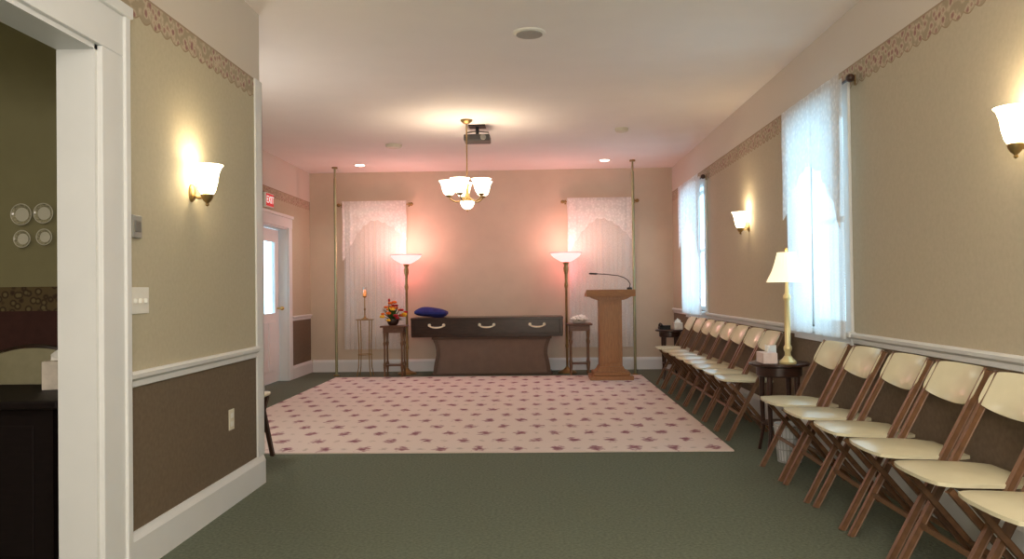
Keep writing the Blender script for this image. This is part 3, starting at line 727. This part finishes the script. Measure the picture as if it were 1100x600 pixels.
# wire plant stand + candlestick
t = thing('wire_stand', 'slender gold wire stand before the left back curtain', 'stand', (-2.42, 11.15, 0))
bm = BM(); lathe(bm, [(.12, .785), (.13, .79), (.13, .797), (.12, .8)], 32); obj('stand_top', bm, MT['agedbrass'], t, True)
for k in range(4):
    a = PI/4+k*PI/2; bm = BM(); cx, sx = math.cos(a), math.sin(a)
    tube(bm, [(cx*.115, sx*.115, .79), (cx*.1, sx*.1, .4), (cx*.11, sx*.11, .12), (cx*.14, sx*.14, 0)], .007, 8); obj('leg', bm, MT['agedbrass'], t, True)
bm = BM(); tube(bm, [(.104*math.cos(2*PI*k/32), .104*math.sin(2*PI*k/32), .3) for k in range(33)], .005, 6); obj('ring_brace', bm, MT['agedbrass'], t, True)
t = thing('candlestick', 'tall thin candlestick with amber glass on the gold wire stand', 'candlestick', (-2.42, 11.15, .8))
bm = BM(); lathe(bm, [(.05, 0), (.05, .008), (.02, .02), (.008, .04), (.008, .12), (.016, .14), (.007, .16), (.007, .3), (.03, .32), (.03, .326)], 20); obj('stem', bm, MT['agedbrass'], t, True)
bm = BM(); lathe(bm, [(.018, .326), (.024, .35), (.022, .41), (.008, .42)], 16); obj('candle', bm, MT['candle'], t, True)
bm = BM(); shell(bm, [(.02, .326), (.035, .35), (.034, .4), (.028, .45)], .002, seg=20); obj('glass_chimney', bm, MT['clear'], t, True)

# ------------------------------------------------------------------ lectern (front faces -y)
t = thing('lectern', 'mid brown oak lectern with slanted top and stepped base on the rug', 'lectern', (.97, 10.42, .012), 0)
bm = BM(); box(bm, (-.28, -.22, 0), (.28, .22, .055), .008); obj('base_plate', bm, MT['oak'], t)
bm = BM(); box(bm, (-.235, -.19, .055), (.235, .19, .105), .008); prism(bm, [(-.2, .105), (.2, .105), (.175, .125), (.155, .17), (-.155, .17), (-.175, .125)], -.16, .17, 'xz'); obj('plinth', bm, MT['oak'], t)
bm = BM(); box(bm, (-.145, -.14, .145), (.145, .16, 1.04), .005); cl = obj('column', bm, MT['oak'], t)
bm = BM(); box(bm, (-.1, -.15, .22), (.1, -.14, .97), .004); obj('front_panel', bm, MT['oak'], cl)
bm = BM(); prism(bm, [(-.165, 1.03), (.165, 1.03), (.21, 1.045), (.27, 1.075), (-.27, 1.075), (-.21, 1.045)], -.17, .2, 'xz'); obj('cornice', bm, MT['oak'], t)
bm = BM(); prism(bm, [(-.22, 1.075), (.23, 1.075), (.23, 1.095), (-.2, 1.165), (-.22, 1.165)], -.315, .315, 'yz', .004); obj('reading_desk', bm, MT['oaktop'], t)
bm = BM(); box(bm, (-.31, .215, 1.09), (.31, .235, 1.12), .003); obj('book_ledge', bm, MT['oak'], t)
t = thing('microphone', 'black long armed microphone reaching across the lectern top', 'microphone', (1.22, 10.3, 1.187), 0)
bm = BM(); lathe(bm, [(.035, -.012), (.035, .012), (.012, .02)], 20); obj('mount', bm, MT['black'], t, True)
bm = BM(); tube(bm, [(0, 0, .01), (.01, 0, .06), (-.02, .0, .11), (-.07, .02, .145), (-.14, .03, .17), (-.3, .04, .19), (-.42, .05, .198)], .006, 8); obj('gooseneck', bm, MT['black'], t, True)
bm = BM(); tube(bm, [(-.41, .05, .197), (-.43, .05, .198), (-.5, .05, .201), (-.52, .05, .202)], [.008, .012, .012, .007], 10); obj('microphone_head', bm, MT['black'], t, True)

# ------------------------------------------------------------------ wall fittings
t = thing('exit_sign', 'red illuminated EXIT sign above the white door', 'exit sign', (XF, 9.82, 2.35), 0)
bm = BM(); box(bm, (0, -.15, -.09), (.035, .15, .09), .006); obj('housing', bm, MT['whitepl'], t)
bm = BM(); box(bm, (.033, -.135, -.075), (.039, .135, .075)); fc = obj('face', bm, MT['red'], t)
cu = bpy.data.curves.new('exit_text', 'FONT'); cu.body = 'EXIT'; cu.size = .13; cu.align_x = 'CENTER'; cu.align_y = 'CENTER'; cu.extrude = .002
tmp = bpy.data.objects.new('exit_text', cu); C.objects.link(tmp); bpy.context.view_layer.update()
me = bpy.data.meshes.new_from_object(tmp.evaluated_get(bpy.context.evaluated_depsgraph_get())); bpy.data.objects.remove(tmp)
me.materials.clear(); me.materials.append(MT['signw'])
lo = bpy.data.objects.new('lettering', me); C.objects.link(lo); lo.parent = fc
lo.matrix_local = Matrix(((0, 0, 1, .0405), (1, 0, 0, 0), (0, 1, 0, 0), (0, 0, 0, 1)))

def onwall_x(name, label, cat, x, y, z): return thing(name, label, cat, (x, y, z))
t = onwall_x('thermostat', 'small grey thermostat on the left wall by the white casing', 'thermostat', XL, 3.375, 1.49)
bm = BM(); box(bm, (0, -.04, -.05), (.018, .04, .05), .005); obj('housing', bm, MT['lgrey'], t)
bm = BM(); box(bm, (.017, -.025, -.024), (.022, .025, .026), .003); obj('dial_window', bm, MT['greypl'], t)
t = onwall_x('light_switch', 'white light switch plate on the left wall below the thermostat', 'light switch', XL, 3.41, 1.17)
bm = BM(); box(bm, (0, -.085, -.058), (.006, .085, .058), .002); obj('plate', bm, MT['whitepl'], t)
for y in (-.046, 0, .046):
    bm = BM(); box(bm, (.005, y-.006, -.012), (.02, y+.006, .008), .002); obj('toggle', bm, MT['whitepl'], t)
t = onwall_x('wall_outlet', 'ivory power outlet low on the left brown wainscot', 'outlet', XL, 4.45, .48)
bm = BM(); box(bm, (0, -.036, -.058), (.006, .036, .058), .002); obj('plate', bm, MT['ivory'], t)
for z in (-.024, .024):
    bm = BM(); box(bm, (.005, -.018, z-.014), (.009, .018, z+.014), .003); obj('socket', bm, MT['whitepl'], t)

# ------------------------------------------------------------------ side room seen through the opening
def make_plate(x, z, r, label):
    t = thing('wall_plate', label, 'plate', (x, YS, z), 0, 'decorative plates on the side room wall')
    def pl(name, prof, m):
        bm = BM(); rings(bm, [[(q*math.cos(2*PI*k/32), -d, q*math.sin(2*PI*k/32)) for k in range(32)] for q, d in prof]); obj(name, bm, m, t, True)
    pl('plate_body', [(r*.5, .004), (r*.6, .008), (r*.95, .022), (r, .026), (r*.94, .028), (r*.7, .02), (r*.62, .0135), (r*.1, .013)], MT['platerim'])
    pl('plate_well', [(r*.66, .017), (r*.6, .0155), (r*.5, .015), (r*.1, .015)], MT['plate'])
    bm = BM(); tube(bm, [(r*math.cos(2*PI*k/32), -.027, r*math.sin(2*PI*k/32)) for k in range(33)], .0032, 6); obj('gilt_edge', bm, MT['plate'], t, True)
make_plate(-3.185, 1.70, .065, 'decorative china plate on the olive wall, upper left of four')
make_plate(-3.045, 1.705, .061, 'decorative china plate on the olive wall, upper right of four')
make_plate(-3.18, 1.548, .052, 'decorative china plate on the olive wall, lower left of four')
make_plate(-3.04, 1.558, .049, 'decorative china plate on the olive wall, lower right of four')
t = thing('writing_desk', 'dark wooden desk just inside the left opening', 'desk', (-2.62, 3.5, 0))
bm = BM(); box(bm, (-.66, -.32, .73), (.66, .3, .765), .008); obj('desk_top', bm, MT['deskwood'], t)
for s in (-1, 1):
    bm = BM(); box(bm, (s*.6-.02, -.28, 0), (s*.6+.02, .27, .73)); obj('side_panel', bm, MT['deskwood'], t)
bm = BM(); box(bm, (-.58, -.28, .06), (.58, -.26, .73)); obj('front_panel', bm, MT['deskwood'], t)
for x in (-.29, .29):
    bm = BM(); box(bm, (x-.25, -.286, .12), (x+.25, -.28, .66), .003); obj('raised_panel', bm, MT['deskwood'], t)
make_tissue('white tissue box on the dark desk inside the left opening', (-2.215, 3.62, .765), MT['tissuebox'], .12, .13, .3)
t = thing('upholstered_chair', 'cream upholstered chair behind the dark desk in the side room', 'chair', (-2.93, 4.3, 0))
def ub(u, v, s):
    b = (1-abs(2*u-1)**4)*(1-abs(2*v-1)**4); return ((u-.5)*.42, .2+.05*v+s*(.012+.02*b), .5+.36*v+.03*(1-(2*u-1)**2)*v)
bm = BM(); pad(bm, ub, 14, 12); obj('backrest', bm, MT['dimcream'], t, True)
def us(u, v, s):
    b = (1-abs(2*u-1)**4)*(1-abs(2*v-1)**4); return ((u-.5)*.46, -.24+.44*v, .45+s*(.02+.025*b))
bm = BM(); pad(bm, us, 12, 12); obj('seat', bm, MT['dimcream'], t, True)
for s in (-1, 1):
    bm = BM(); bar(bm, (s*.2, -.2, 0), (s*.2, -.2, .43), .035, .035); obj('leg', bm, MT['darkwood'], t)
    bm = BM(); tube(bm, [(s*.2, .26, 0), (s*.2, .2, .43), (s*.222, .21, .5), (s*.222, .255, .84)], .017, 8); obj('leg', bm, MT['darkwood'], t, True)
bm = BM(); tube(bm, [(-.222+.444*k/10, .255, .85+.045*(1-(2*k/10-1)**2)) for k in range(11)], .018, 8); obj('top_rail', bm, MT['darkwood'], t, True)

# ------------------------------------------------------------------ added fill lights, no fittings behind them
light('entrance_fill', (.2, .9, 2.6), 55, (1, .96, .9), .25)  # added fill above the frame, no fixture here
light('entrance_fill', (.15, -.8, 1.7), 205, (1, .96, .9), .3)  # added fill behind the camera, set low to lift the ceiling
light('alcove_fill', (-2.6, 6.1, 1.85), 27, (1, .95, .89), .2)  # added out of sight behind the corner to brighten the ceiling
light('side_room_fill', (-3.6, 2.2, 2.5), 13, (1, .94, .76), .15)  # added fill for the side room, no lamp there

w = bpy.data.worlds.new('sky'); S.world = w; w.use_nodes = True
bg = w.node_tree.nodes['Background']; bg.inputs[0].default_value = (.52, .81, 1, 1); bg.inputs[1].default_value = 4.2

S.view_settings.view_transform = 'Standard'
S.view_settings.exposure = .08

# ------------------------------------------------------------------ camera
cam = bpy.data.cameras.new('camera'); cam.sensor_width = 36; cam.lens = 36*850/1100; cam.clip_start = .05
co = bpy.data.objects.new('camera', cam); C.objects.link(co)
co.matrix_world = Matrix.Translation((0, 0, 1.2)) @ Matrix.Rotation(R(1.685), 4, 'Z') @ Matrix.Rotation(R(90.69), 4, 'X') @ Matrix.Rotation(R(-.7), 4, 'Z')
S.camera = co
